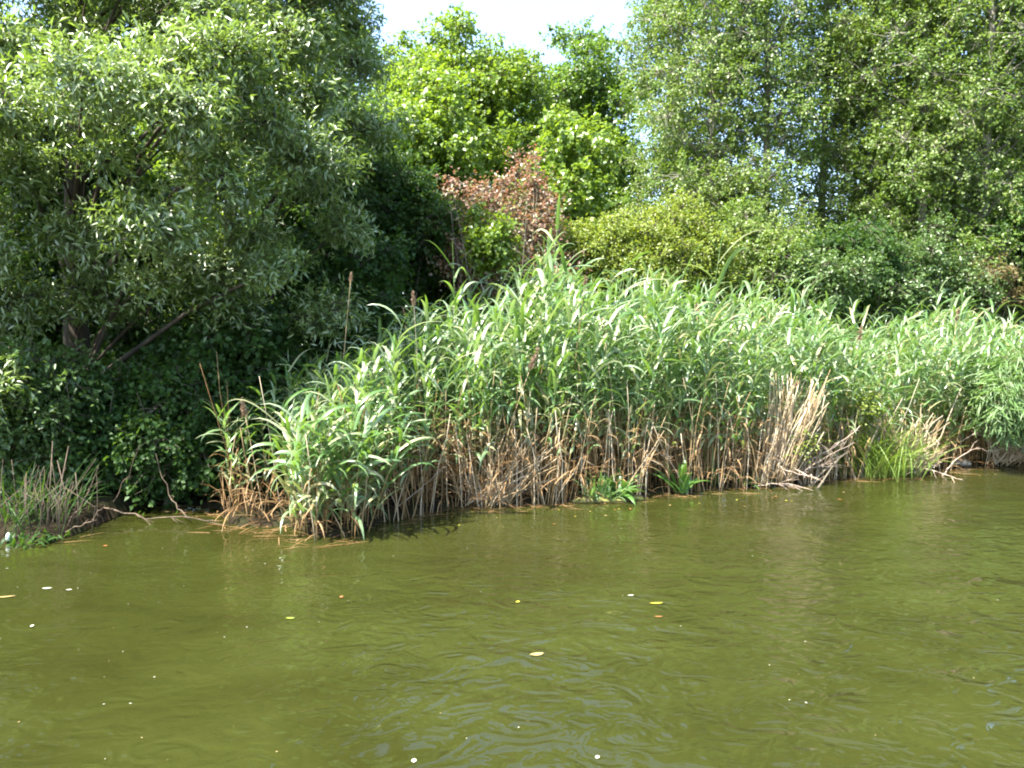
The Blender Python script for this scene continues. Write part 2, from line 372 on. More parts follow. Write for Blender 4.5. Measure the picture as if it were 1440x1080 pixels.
tree('willow_tree', 'silvery willow at the far left edge, its branches hanging low over the grassy point', 'tree', (-8.8, 11), 8.6, .2,
     [(-6.25, 8.9, 4.2, 1.25, .9, 1.1), (-7.0, 9.7, 5.4, 1.7, 1.1, 1.3), (-7.6, 11.0, 6.7, 1.9, 1.5, 1.6), (-6.4, 9.1, 2.4, 1.1, .8, 1.0), (-5.7, 8.9, 1.6, .6, .5, .5), (-6.4, 8.2, 4.3, 1.2, .5, .7), (-7.6, 8.3, 4.2, 1.2, .5, .8)], 100, .5, 96, 12, .105, .03, 'willow', lean=(.3, -.4), zmin=1.0, **WK)
# maples behind
gM = 'maples behind the reeds'
def maple(label, px, Y, H, ells, n, leaf='maple', tr=.16, per=11, sprays=54, **k):
    return tree('maple_tree', label, 'tree', (XY(px, Y), Y), H, tr, ells, n, .66, sprays, per, .105, .09, leaf, group=gM, twig=.34, upb=.75, top=.82, **k)
maple('tallest bright green maple in the middle, its rounded top against the sky', 640, 22, 11, [E(640, 228, 22, 2.6, 2.3, 3.9), E(562, 160, 22.5, 1.4, 1.3, 2.2), E(690, 205, 22.5, 1.3, 1.3, 2.4)], 100, 'maple_bright', tr=.14)
maple('maple with a domed top beside the aspens, its right side deep in shade', 815, 25, 11.6, [E(812, 205, 25, 2.0, 2.0, 3.7), E(858, 175, 25, .8, 1.0, 1.9), E(850, 290, 24, 1.2, 1.3, 2.6), E(745, 175, 25.5, 1.2, 1.2, 1.9)], 112)
maple('maple rising behind the willows, next to the gap of sky', 470, 25, 12, [E(450, 212, 25, 2.5, 2.4, 4.2), E(522, 200, 25, 1.4, 1.4, 3.0)], 96)
maple('slender young maple with thin dark stems in front of the tallest maple', 585, 18.5, 7, [E(590, 225, 18.5, 1.7, 1.2, 2.1)], 34, 'maple_bright', tr=.07, bend=.1, stems=3)
maple('bright young maple between the purple plum and the shaded hollow', 800, 17.5, 6.2, [E(790, 265, 17.5, .95, .9, 1.5)], 20, 'maple_bright', tr=.06)
maple('maple with shade-darkened leaves leaning out of the shade beside the left end of the reeds', 500, 15, 6.8, [E(490, 310, 15, 1.3, 1.1, 1.9)], 34, 'maple_shaded', tr=.1)
maple('maple with shade-toned leaf colour in the deep shadow around the bay trunk', 125, 13.4, 6.5, [E(125, 330, 13.4, 1.3, .8, 1.9), E(60, 420, 13.0, 1.0, .7, 1.1)], 44, 'maple_shaded', tr=.08)
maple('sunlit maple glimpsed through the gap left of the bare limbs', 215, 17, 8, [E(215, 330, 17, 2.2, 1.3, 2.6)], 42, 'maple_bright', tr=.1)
maple('maple filling the far left behind the willows', 20, 18, 9, [E(20, 300, 18, 2.6, 1.6, 3.4)], 50, 'maple', tr=.14)
maple('tall maple crowning over the willows at the upper left', 250, 22, 14, [E(230, 60, 22, 2.9, 2.2, 4.2)], 62, 'maple', tr=.18)

# shrubs
def shrub(label, px, py, Y, rx, ry, rz, leaf, n, L=.07, Wd=.055, rad=.42, sprays=46, per=11, name='shrub', cat='shrub', group='shrubs along the bank', **k):
    e = E(px, py, Y, rx, ry, rz); ells = [e[:3] + (rx * .72, ry * .72, rz * .72)]
    for q in range(6):
        d = rand_dirs(1)[0]; f = rng.uniform(.22, .5)
        ells.append((e[0] + d[0] * rx * .75, e[1] + d[1] * ry * .75, e[2] + abs(d[2]) * rz * .8 - .1, rx * f, ry * f, rz * f))
    H = max(e[2] + rz * .8, .8)
    return tree(name, label, cat, (e[0], Y), H, .035, ells, n, rad, sprays, per, L, Wd, leaf, 'bark_young', group, nlimb=4, twig=.24, stems=3, zmin=.12, bend=.15, **k)
e = E(712, 345, 14.5, 0, 0, 0)
tree('plum_bush', 'tall loose purple brown plum bush rising above the middle of the reeds', 'shrub', (e[0], 14.5), 4.6, .035,
     [E(733, 258, 14.6, .32, .3, .75), E(690, 285, 14.4, .42, .35, .6), E(648, 292, 14.5, .28, .3, .5), E(770, 305, 14.4, .32, .3, .55), E(715, 335, 14.4, .95, .6, .6), E(660, 375, 14.3, .45, .5, .6), E(770, 380, 14.4, .5, .5, .5)],
     60, .27, 22, 9, .066, .046, 'plum', 'bark_young', None, nlimb=4, twig=.45, stems=4, sep=.26, zmin=.3, bend=.15)
shrub('light green sapling growing through the purple plum bush', 688, 335, 13.6, .5, .35, .95, 'maple_bright', 13, .085, .07, .2, 16, 8, 'sapling', 'sapling', None)
e = E(915, 360, 15.5, 0, 0, 0)
tree('shrub', 'wide yellow green shrub between the plum bush and the aspens', 'shrub', (e[0], 15.5), 3.6, .035,
     [E(955, 315, 15.8, .5, .5, .5), E(925, 345, 15.4, .9, .7, .6), E(880, 345, 15.5, .5, .5, .55), E(890, 390, 15.3, 1.1, .7, .6), E(985, 370, 15.7, .6, .6, .7)],
     74, .33, 40, 11, .06, .042, 'yellow', 'bark_young', 'shrubs along the bank', nlimb=4, twig=.4, stems=4, sep=.3, zmin=.3, bend=.15)
shrub('lower yellow green shrub right beside the plum bush', 835, 378, 15.0, .95, .7, .85, 'yellow', 36, .06, .042, .32, 55, 12)
shrub('yellow green bush rising behind the reeds under the leftmost aspen', 968, 372, 15.8, .8, .7, .95, 'yellow', 30, .06, .042, .34, 50, 12)
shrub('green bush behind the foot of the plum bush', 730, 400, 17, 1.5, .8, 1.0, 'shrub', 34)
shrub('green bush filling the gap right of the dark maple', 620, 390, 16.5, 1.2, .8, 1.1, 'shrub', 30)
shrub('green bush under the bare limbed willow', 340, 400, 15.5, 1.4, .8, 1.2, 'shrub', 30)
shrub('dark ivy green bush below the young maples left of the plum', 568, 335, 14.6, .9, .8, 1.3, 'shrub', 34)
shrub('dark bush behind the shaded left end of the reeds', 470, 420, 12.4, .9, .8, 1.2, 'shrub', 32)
shrub('grey green bush standing under the leftmost aspens', 1055, 365, 16.6, 1.0, 1.0, 1.4, 'aspen', 38, .06, .05)
shrub('grey green bush in front of the aspen trunks, next to the low gap of sky', 1150, 405, 16, .9, .9, .9, 'hawthorn', 28, .06, .05)  # darker leaves on this and the next bushes paint shade behind the reeds
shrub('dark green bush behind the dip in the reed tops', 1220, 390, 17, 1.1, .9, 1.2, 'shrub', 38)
shrub('bush below the right hand aspens, beside the withered leaves', 1310, 395, 17, 1.2, .9, 1.3, 'hawthorn', 36, .06, .05)
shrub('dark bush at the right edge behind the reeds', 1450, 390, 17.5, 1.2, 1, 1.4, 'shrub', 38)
shrub('low bush of withered brown leaves under the right hand aspens', 1392, 398, 17.2, .6, .5, .6, 'brownleaf', 12, .06, .04)
shrub('shaded elder with broad leaves hanging just above the left reeds', 335, 500, 10.6, .8, .7, .7, 'maple_shaded', 26, .095, .075, .36, 50, 9, 'elder_bush')
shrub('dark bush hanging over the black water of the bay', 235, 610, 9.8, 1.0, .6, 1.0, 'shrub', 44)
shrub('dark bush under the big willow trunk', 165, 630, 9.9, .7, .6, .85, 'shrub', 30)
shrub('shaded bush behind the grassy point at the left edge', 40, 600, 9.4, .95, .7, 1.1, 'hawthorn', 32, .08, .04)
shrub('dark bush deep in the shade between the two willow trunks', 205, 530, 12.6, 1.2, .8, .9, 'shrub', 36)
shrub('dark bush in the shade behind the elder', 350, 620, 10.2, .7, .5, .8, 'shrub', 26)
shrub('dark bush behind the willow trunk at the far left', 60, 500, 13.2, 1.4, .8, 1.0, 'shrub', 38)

# aspens on the right
gA = 'tall aspens on the right bank'
def aspen_crown(X, Y, z0=3.0, r=1.25): return [(X, Y, 8.6, r, r, 5.6), (X + .1, Y - .4, 4.4, r * 1.0, r * .9, 2.2)]
protos = []
for q, (px, Y) in enumerate([(1000, 19.5), (1072, 19), (1292, 18.5)]):
    X = XY(px, Y)
    protos.append(tree('aspen_tree', ['leftmost aspen, its loose crown edge against the open sky', 'aspen with a forked pale trunk seen against a gap of sky', 'aspen with a pale trunk showing high up right of the low sky gap'][q],
                       'tree', (X, Y), 15, .13, aspen_crown(X, Y, r=[1.6, 1.25, 1.4][q]), [128, 78, 116][q], .62, 44, 11, .064, .058, 'aspen', 'bark_pale', gA, nlimb=10, twig=.3, upb=.35, droop=.25, zmin=2.2, top=.97, bend=.2))
for k, (px, Y, pr, rz, sc, lab) in enumerate([
        (952, 21.5, 0, 2.0, .96, 'slim aspen farthest left, half hidden behind the leftmost crown'),
        (1150, 20.5, 1, 1.2, 1.0, 'thin crowned aspen standing over the low gap of sky'),
        (1222, 19.5, 0, 2.6, 1.02, 'aspen right of the low sky gap with a dense crown'),
        (1375, 18, 2, 1.7, 1.05, 'aspen with leaning pale trunk near the right edge'),
        (1460, 19, 0, 4.0, 1.05, 'aspen cut by the right edge of the view'),
        (1330, 22.5, 1, 5.0, 1.05, 'aspen in the second row behind the right hand trunks'),
        (1430, 23, 2, 3.3, 1.0, 'aspen farthest back at the right edge'),
        (1255, 23, 0, .7, 1.0, 'aspen in the second row behind the dense crown'),
        (1560, 20, 2, .4, 1.0, 'aspen beyond the right edge of the view')]):
    X = XY(px, Y)
    copy_tree(protos[pr], (X, Y, float(ground_z(np.array(X), np.array(Y))) - .05), rz, (sc, sc, sc * rng.uniform(.95, 1.05)), lab)

# far wood that closes the gaps behind the trunks
def far_wood(name, label, x0, x1, Y, ztop, n, dz=.8):
    mb = MB()
    cx = rng.uniform(x0, x1, n); cy = Y + rng.uniform(-1.5, 1.5, n); cz = rng.uniform(.5, 1, n) ** .5 * (ztop + dz * np.sin(cx * .9)) * rng.uniform(.15, 1, n)
    foliage(mb, np.stack([cx, cy, cz + .4], -1), .95, 60, 9, .15, .12, .4, .2)
    return tag(mb.build(name, M['far']), label, 'wood', kind='stuff')
far_wood('far_wood', 'green wood closing the view behind the left trees', -26, -2, 31, 9, 190)
far_wood('far_thicket', 'low green thicket between the maples behind the reeds', -7, 4, 20, 2.9, 110, .4)
far_wood('far_undergrowth', 'low undergrowth behind the aspens and reeds', -2, 26, 27, 3.6, 170, .4)

# ------------------------------------------------------------------ reeds
hx = [-3.6, -3.3, -2.6, -1.7, -1.0, -.5, .5, 2, 2.6, 4, 5.2, 5.75, 6.5, 8.5, 14]
hh = [1.2, 1.3, 1.55, 1.8, 2.25, 2.55, 2.64, 2.64, 2.44, 2.34, 2.2, 1.7, 2.32, 2.15, 2.0]
def reed_height(x): return np.interp(x, hx, hh) * (1 + .06 * np.sin(x * 3.3) + .04 * np.sin(x * 7.9))
NP = 16
def reed_proto(i, H=2.7, short=False):
    st = MB(); fo = MB()
    k = 9; f = np.linspace(0, 1, k); a = rng.normal(.2, 1.1); ln = rng.uniform(.05, .32) * (.6 if short else 1)
    pts = np.stack([ln * f ** 2 * math.cos(a), ln * f ** 2 * math.sin(a), f * H * .95], -1)
    tube(st, pts, .0068 * (1 - .6 * f), 4)
    n = rng.integers(12, 16) if not short else rng.integers(9, 12)
    hf = np.sort(np.linspace(.30 if not short else .2, .99, n) + rng.normal(0, .012, n)).clip(0, 1)
    P = np.stack([np.interp(hf, f, pts[:, x]) for x in range(3)], -1)
    az0 = rng.uniform(0, 6.28)
    az = az0 + np.arange(n) * np.pi + rng.normal(0, .55, n)
    w = np.stack([np.cos(az) + .35, np.sin(az) - .12], -1); az = np.arctan2(w[:, 1], w[:, 0])
    el = R(90) - R(1) * rng.uniform(18, 42, n)
    L = rng.uniform(.36, .78, n) * np.where(hf > .93, .8, 1) * np.where(hf < .45, .75, 1)
    be = R(1) * (rng.uniform(55, 150, n) + 25 * (1 - hf))
    be[hf > .95] *= .8
    blades(fo, P, az, el, L, rng.uniform(.034, .058, n), be, 8, twist=rng.normal(0, .7, n), ex=rng.choice([.8, 1.2, 1.8, 3.], n))
    tip = pts[-1:]; blades(fo, tip, np.array([a]), np.array([R(80)]), np.array([rng.uniform(.2, .36)]), np.array([.011]), np.array([R(rng.uniform(25, 110))]), 6)
    return st, fo
tall = [reed_proto(i) for i in range(NP)]
low = [reed_proto(i, 1.25, True) for i in range(6)]

cand = []
def scatter(x0, x1, n, s0, s1, low_=False, p=1.3):
    xx = rng.uniform(x0, x1, n); ss = s0 + (s1 - s0) * rng.uniform(0, 1, n) ** p
    for x, s in zip(xx, ss): cand.append((x, float(bankY(x)) + s, s, low_))
scatter(-3.3, -2.6, 14, .2, 1.5)
scatter(-2.7, -1.3, 130, .55, 2.6)
scatter(-2.35, -1.45, 46, -.03, .55, True)
scatter(-1.3, 8.8, 950, .0, 3.0)
scatter(8.8, 15, 330, .2, 2.5)
cand.sort(key=lambda c: math.hypot(c[0], c[1] ) + (4 if c[0] > 9.6 or c[0] < -3.4 else 0))
meshes = {}
def proto_mesh(kind, i):
    if (kind, i) not in meshes:
        st, fo = (low if kind else tall)[i]
        meshes[kind, i] = (st.mesh('stem', [M['stem']]), fo.mesh('foliage', [M['reed']]))
    return meshes[kind, i]
stands = [(-3.6, -2.6, 'green reed leaning over the dark water at the left end of the stand', 'reeds at the left end of the stand'),
          (-2.6, -.95, 'blue green reed in the tree shade behind the jutting clump', 'reeds in the tree shade'),
          (-.95, 2.5, 'tall sunlit reed in the middle of the stand, below the plum bush', 'sunlit reeds in the middle'),
          (2.5, 5.6, 'sunlit reed between the dock plants and the dip in the reed tops', 'sunlit reeds right of the dock plants'),
          (5.6, 30, 'pale reed with drooping leaves right of the dip in the reed tops', 'reeds at the right end of the stand')]
LOWLAB = ('short broad leaved reed in the clump jutting out over the water', 'reeds of the jutting clump')
mass_s = MB(); mass_f = MB(); NIND = 290
for q, (x, y, s, lw) in enumerate(cand):
    pool = low if lw else tall; i = int(rng.integers(len(pool)))
    z = float(ground_z(np.array(x), np.array(y))) - .04; z = max(z, -.25)
    H = (rng.uniform(.75, 1.08) if lw else reed_height(x) / 2.7 * rng.uniform(.78, 1.1) * (.9 + .06 * min(s, 2)))
    if not lw and rng.uniform() < .07: H *= rng.uniform(1.1, 1.25)
    rz = rng.normal(0, .7); sc = (1.0 if lw else .35 + .65 * H)
    tilt = rng.normal(0, .085, 2); tilt[0] += .05 * max(0, 1 - s / .5)
    if lw: tilt += (.22 * max(0, .5 - s) , .25 * (x + 2.05))
    if q < NIND:
        me = proto_mesh(lw, i)
        root = empty('reed', (x, y, z)); root.rotation_euler = (tilt[0], tilt[1], rz); root.scale = (sc, sc, H)
        lab = LOWLAB if lw else [(l, g) for a, b, l, g in stands if a <= x < b or (a == -3.6 and x < a)][0]
        tag(root, lab[0], 'reed', lab[1])
        for nm, mm in zip(('stem', 'foliage'), me):
            o = bpy.data.objects.new(nm, mm); COL.objects.link(o); o.parent = root
    else:
        c, s_ = math.cos(rz), math.sin(rz)
        for src, dst in zip(pool[i], (mass_s, mass_f)):
            v, qd, t3 = src.arrays(); v = v * (sc, sc, H)
            v = np.stack([v[:, 0] * c - v[:, 1] * s_ + v[:, 2] * tilt[1], v[:, 0] * s_ + v[:, 1] * c - v[:, 2] * tilt[0], v[:, 2]], -1) + (x, y, z)
            dst.add(v, qd, t3)
rb = MB()
v, qd, t3 = mass_s.arrays(); rb.add(v, qd, t3, 0); v, qd, t3 = mass_f.arrays(); rb.add(v, qd, t3, 1)
tag(rb.build('reed_bed', [M['stem'], M['reed']]), 'dense green reeds filling the bank behind the front row', 'reed bed', kind='stuff')

# dry canes of last year standing among the reeds
def cane(mb, H, lean, a, r=.005, kink=0):
    f = np.linspace(0, 1, 5)
    pts = np.stack([lean * f ** 1.3 * math.cos(a), lean * f ** 1.3 * math.sin(a), f * H], -1)
    pts[1:] += rng.normal(0, .012, (4, 3))
    if kink: pts[4] = pts[3] + np.array((math.cos(a + 1) * .5, math.sin(a + 1) * .2, -.3)) * H * .35
    tube(mb, pts, r * (1 - .5 * f), 4)
    return pts
cm = []
for i in range(12):
    mb = MB(); H = rng.uniform(.9, 1.6); p_ = cane(mb, H, abs(rng.normal(0, .22)), rng.uniform(0, 6.28), rng.uniform(.005, .008), i % 4 == 0)
    n = 3; hf = rng.uniform(.2, .8, n); P = np.stack([np.interp(hf, np.linspace(0, 1, 5), p_[:, x]) for x in range(3)], -1)
    blades(mb, P, rng.uniform(0, 6.28, n), R(1) * rng.uniform(-40, 50, n), rng.uniform(.15, .35, n), rng.uniform(.012, .022, n), R(1) * rng.uniform(40, 120, n), 5, m=1)
    cm.append(mb)
cme = [mb.mesh('dry_cane', [M['drycane'], M['dryleaf']]) for mb in cm]
spots = []
for x0, x1, n, s0, s1 in [(-3.3, -2.7, 10, .02, .6), (-2.5, -1.3, 20, -.08, .6), (-1.4, 5.4, 520, -.1, .9), (5.4, 9.5, 150, -.08, .8), (9.5, 14, 60, .1, .8)]:
    for _ in range(n):
        x = rng.uniform(x0, x1); s = s0 + (s1 - s0) * rng.uniform() ** 1.5; spots.append((x, float(bankY(x)) + s, s))
spots.sort(key=lambda c: c[2]); litter = MB(); nc = 0
CL = [(-9, -1.3, 'dry brown reed cane at the waterline under the tree shade', 'dry canes in the tree shade'),
      (-1.3, 2.5, 'dry tan reed cane at the foot of the middle reeds', 'dry canes under the middle reeds'),
      (2.5, 30, 'dry pale reed cane at the foot of the right hand reeds', 'dry canes under the right reeds')]
for x, y, s in spots:
    i = int(rng.integers(12)); z = max(float(ground_z(np.array(x), np.array(y))) - .05, -.2); rz = rng.uniform(0, 6.28); tl = rng.normal(0, .1, 2); sc = rng.uniform(.7, 1.2)
    if nc < 230 and x < 9.4:
        o = bpy.data.objects.new('dry_cane', cme[i]); COL.objects.link(o); o.location = (x, y, z); o.rotation_euler = (tl[0], tl[1], rz); o.scale = (1, 1, sc); nc += 1
        lab = [c for c in CL if c[0] <= x < c[1]][0]; tag(o, lab[2], 'dry cane', lab[3])
    else:
        v, qd, t3 = cm[i].arrays(); c, s_ = math.cos(rz), math.sin(rz)
        v = np.stack([v[:, 0] * c - v[:, 1] * s_ + v[:, 2] * tl[1], v[:, 0] * s_ + v[:, 1] * c - v[:, 2] * tl[0], v[:, 2] * sc], -1) + (x, y, z)
        litter.add(v, qd, t3)
# straw lying low on the bank, between the canes
n = 1500; x = rng.uniform(-3.4, 11, n); y = bankY(x) - .06 + 1.2 * rng.uniform(0, 1, n) ** 1.6
P = np.stack([x, y, ground_z(x, y) + rng.uniform(.0, .25, n)], -1)
blades(litter, P, rng.uniform(0, 6.28, n), R(1) * rng.uniform(-5, 75, n), rng.uniform(.2, .6, n), rng.uniform(.006, .016, n), R(1) * rng.uniform(10, 100, n), 5)
n = 420; x = rng.uniform(-4.6, 10, n); y = bankY(x) - .02 - .45 * rng.uniform(0, 1, n) ** 2.2
blades(litter, np.stack([x, y, np.full(n, .006)], -1), rng.normal(0, .7, n) + rng.choice([0, 3.14], n), R(1) * rng.uniform(0, 3, n), rng.uniform(.08, .4, n), rng.uniform(.005, .014, n), R(1) * rng.uniform(0, 4, n), 4)
tag(litter.build('reed_litter', M['dryleaf']), 'mat of dry straw and broken canes between the reeds', 'litter', kind='stuff')

# tall dry stalks with seed plumes that stand out
def plumed(label, px0, py0, px1, py1, Y, plume=.28, pr=.045, r=.007, arc=.1):
    a = at(px0, py0, Y); b_ = at(px1, py1, Y - .05)
    root = empty('plumed_reed', a); tag(root, label, 'reed', None)
    s = np.linspace(0, 1, 8)[:, None]; pts = (b_ - a) * s + np.array((0, 0, arc)) * (s * (1 - s)) * 4 * np.linalg.norm(b_ - a) * .3
    mb = MB(); tube(mb, pts, r * (1 - .5 * s[:, 0]), 5); mb.build('stem', M['drycane'], root)
    if plume:
        d = unit(pts[-1] - pts[-2]); n = 240; t_ = rng.uniform(0, 1, n)
        mb = MB(); rd = rand_dirs(n); P = pts[-1] + d * (t_ * plume)[:, None]
        leaves(mb, P, unit(rd * .8 + d * .9 - np.array((0, 0, .3))), rand_dirs(n), rng.uniform(.6, 1.2, n) * pr * (1.6 - t_), .007, .2, .2)
        mb.build('plume', M['plume'], root)
plumed('leaning dry reed with a fluffy tan plume in the middle of the stand', 690, 690, 745, 520, 9.7)
plumed('tall pale dry stalk standing above the reeds near the yellow green shrub', 808, 520, 822, 402, 10.2, .12, .03)
plumed('thin brown dry stalk reaching high in front of the dark trees', 478, 560, 493, 395, 9.3, .1, .02, .005, 0)
plumed('leaning dry cane with a small pale plume above the heap of branches', 1032, 668, 1117, 545, 11.2, .12, .04)
plumed('dry reed with a brown plume over the straw stack', 1095, 650, 1150, 505, 11.4, .2, .04)
plumed('long bent grey stalk leaning right beside the right hand branches', 1310, 650, 1352, 545, 12.2, 0, .03, .009)
plumed('dry shaded reed with drooping brown plume at the left end of the reeds', 372, 735, 345, 585, 8.9, .2, .04)
plumed('pale dry stem standing among the tops near the aspens', 985, 520, 980, 440, 11.4, .15, .035)

for lab, a_ in (('dry reed with a tan plume leaning left among the middle reeds', (870, 640, 850, 470, 10.3, .2, .04)), ('dry reed with a ragged plume right of the yellow green shrub', (1010, 600, 1030, 455, 11.2, .2, .035)),
               ('dry reed with a pale plume near the dip in the reed tops', (1190, 600, 1208, 478, 12.0, .2, .04)), ('dry reed with a brown plume at the right hand reed tops', (1330, 560, 1345, 452, 12.6, .2, .04)),
               ('dry reed with a thin plume above the shaded left reeds', (590, 560, 582, 430, 9.9, .18, .03))):
    plumed(lab, *a_)

# straw heaps leaning at the waterline
def straw(label, n, x0, x1, y0, y1, tx0, tx1, ty0, ty1, Y, mess=.02):
    mb = MB()
    for k in range(n):
        a = at(rng.uniform(x0, x1), rng.uniform(y0, y1), Y + rng.uniform(0, .25)); b_ = at(rng.uniform(tx0, tx1), rng.uniform(ty0, ty1), Y + rng.uniform(0, .35))
        s = np.linspace(0, 1, 5)[:, None]; tube(mb, a + (b_ - a) * s + rng.normal(0, mess, (5, 3)) * np.sqrt(s), .0042, 4)
    tag(mb.build('straw_heap', M['drycane']), label, 'straw', 'heaps of leaning straw')
straw('leaning bundle of pale dry straw above the heap of branches', 150, 1068, 1115, 672, 684, 1085, 1168, 520, 615, 10.85)
straw('untidy heap of dry straw right of the sedge clump', 150, 1248, 1300, 655, 668, 1235, 1335, 580, 650, 11.8, .04)
straw('dry straw standing at the right edge under the fine leaved willow', 110, 1385, 1470, 648, 656, 1380, 1480, 590, 625, 12.6, .03)
straw('dry straw fanning out left of the middle canes', 90, 650, 720, 704, 713, 615, 790, 600, 680, 9.55, .02)

# dead branches
def branch(label, pts, r=.012, twigs=6, mat='twig', group=None, tl=.3):
    pts = np.array([at(*p) if len(p) == 3 else p for p in pts]); o = pts[0].copy(); q = pts - o
    s = np.linspace(0, len(q) - 1, 12); path = np.stack([np.interp(s, np.arange(len(q)), q[:, x]) for x in range(3)], -1) + rng.normal(0, .008, (12, 3))
    mb = MB(); tube(mb, path, r * np.linspace(1, .35, 12), 6)
    L = np.linalg.norm(q[-1] - q[0]); d = unit(q[-1] - q[0])
    for k in range(twigs):
        f = int(rng.integers(3, 11)); e = unit(d + rand_dirs(1)[0] * .8) * rng.uniform(.3, 1) * tl * L
        tube(mb, [path[f], path[f] + e * .5 + rng.normal(0, .02, 3), path[f] + e], [r * .4, r * .3, r * .15], 4)
    b_ = mb.build('dead_branch', M[mat], None, True); b_.location = o
    return tag(b_, label, 'branch', group)
gB = 'dead branches at the waterline'
branch('long pale branch rising right from the heap, above the sedge clump', [(1125, 655, 11.3), (1170, 632, 11.2), (1210, 600, 11.2)], .014, 5, group=gB)
branch('thick grey branch dipping into the water in front of the straw stack', [(1082, 630, 11.0), (1100, 660, 10.9), (1150, 672, 10.75)], .014, 6, group=gB)
branch('straight bare branch lying across the heap, its end over the water', [(1110, 655, 11.0), (1135, 668, 10.8), (1153, 676, 10.6)], .012, 3, group=gB)
branch('low forked branch at the bottom of the heap, touching the water', [(1060, 684, 10.9), (1105, 679, 10.8), (1145, 690, 10.6)], .009, 9, group=gB, tl=.5)
branch('thin upright branch in the heap beside the straw', [(1100, 684, 10.95), (1087, 640, 11), (1092, 605, 11)], .009, 5, group=gB)
branch('tangled twiggy branch in the middle of the heap', [(1085, 676, 11.1), (1120, 662, 11.05), (1180, 650, 11.0)], .009, 12, group=gB, tl=.4)
branch('slim branch pointing right just above the heap', [(1115, 674, 11), (1150, 650, 10.95), (1200, 622, 10.9)], .008, 6, group=gB)
branch('curved grey branch arching up beside the right hand reeds', [(1275, 664, 12.1), (1283, 630, 12.1), (1315, 603, 12)], .012, 7, group=gB)
branch('tan branch sloping down into the water at the right', [(1268, 656, 12.1), (1310, 660, 11.7), (1355, 676, 11.25)], .012, 2, group=gB)
branch('forked branch reaching up from the water left of the pale stone', [(1325, 668, 11.9), (1345, 645, 12), (1378, 628, 12.1)], .012, 5, group=gB)
branch('twiggy branch low over the water below the arching grey branch', [(1262, 668, 12.0), (1290, 657, 11.9), (1320, 655, 11.8)], .009, 12, group=gB, tl=.45)
branch('thin pale branch high at the right edge under the fine leaved willow', [(1350, 622, 12.4), (1380, 605, 12.4), (1400, 595, 12.4)], .008, 3, group=gB)
branch('straight bare twig lying across the right edge', [(1390, 635, 12.5), (1415, 630, 12.45), (1432, 627, 12.4)], .007, 2, group=gB)
gL = 'fallen branches in the shaded bay'
branch('long dark fallen branch lying across the water of the bay', [(140, 712, 8.9), (200, 729, 8.75), (262, 727, 8.7), (320, 739, 8.55)], .009, 7, 'twig_shaded', gL, .25)
branch('thin curved branch rising out of the bay water', [(265, 728, 8.8), (240, 700, 8.9), (218, 640, 9.0)], .008, 4, 'twig_shaded', gL, .2)
branch('slanting thin twig at the left of the bay', [(160, 705, 8.9), (178, 672, 8.9), (195, 628, 8.9)], .005, 3, 'twig_shaded', gL, .2)
branch('forked pale branch rising from the grassy point', [(90, 742, 8.2), (118, 706, 8.2), (138, 655, 8.2)], .007, 5, 'twig_shaded', gL, .35)
branch('pale branch sweeping low right of the grassy point', [(82, 750, 8.1), (125, 735, 8.0), (146, 712, 8.0)], .007, 4, 'twig_shaded', gL, .3)
branch('bent thin twig over the canes of the jutting clump', [(560, 712, 9.0), (600, 680, 9.1), (625, 655, 9.2)], .006, 2, 'twig', None)
branch('broken pale stalk across the canes left of the dock plants', [(775, 700, 9.9), (800, 650, 10), (850, 625, 10.1)], .006, 1, 'twig', None)
branch('thin grey twig slanting across the canes above the dock plants', [(910, 625, 10.5), (930, 640, 10.4), (945, 645, 10.3)], .006, 1, 'twig', None)

# broad leaved docks at the waterline, sedge, tussock, herbs
def rosette(name, label, cat, base, n, L, Wd, el, bend, mat, group=None, jit=.03, k=8, flower=0, stemless=True):
    root = empty(name, base); tag(root, label, cat, group)
    mb = MB(); P = rng.normal(0, jit, (n, 3)) * (1, 1, 0)
    blades(mb, P, rng.uniform(0, 6.28, n), R(1) * rng.uniform(*el, n), rng.uniform(*L, n), rng.uniform(*Wd, n), R(1) * rng.uniform(*bend, n), k, base_w=.25, fold=.25, twist=rng.normal(0, .4, n))
    mb.build('foliage', M[mat], root)
    return root
def shore(px, py): p_ = on_water(px, py); p_[2] = .02; return p_
rosette('dock_plant', 'broad leaved dock with one tall upright leaf at the waterline', 'plant', shore(958, 694) + (0, -.08, 0), 13, (.3, .55), (.07, .11), (45, 88), (10, 80), 'dock', 'docks at the waterline')
d2 = rosette('dock_plant', 'bushy dock with pale sunlit leaves left of the tall leaved dock', 'plant', shore(872, 701) + (0, -.1, 0), 22, (.25, .5), (.07, .11), (30, 85), (20, 100), 'dock', 'docks at the waterline')
rosette('water_plant', 'small tuft of fine green leaves beside the bushy dock', 'plant', shore(842, 704) + (0, -.08, 0), 60, (.2, .55), (.018, .03), (35, 88), (20, 90), 'fine', None, .08)
rosette('sedge_clump', 'bright yellow green sedge clump between the two heaps of branches', 'grass', shore(1228, 668) + (0, -.02, 0), 700, (.4, 1.15), (.01, .018), (55, 88), (20, 110), 'sedge', None, .26)
rosette('sedge_clump', 'small green sedge tuft left of the sedge between the branches', 'grass', shore(1195, 670) + (0, .12, 0), 90, (.3, .6), (.008, .014), (50, 88), (20, 110), 'sedge', None, .09)
rosette('iris_clump', 'upright sword leaved iris clump among the canes right of the docks', 'plant', shore(1010, 688) + (0, .12, 0), 14, (.6, 1.0), (.03, .045), (78, 89), (0, 18), 'dock', None, .06)
rosette('herb', 'leafy green herb low among the canes left of the straw stack', 'plant', shore(1050, 684) + (0, .1, 0), 60, (.1, .3), (.03, .06), (20, 85), (20, 90), 'dock', None, .12)
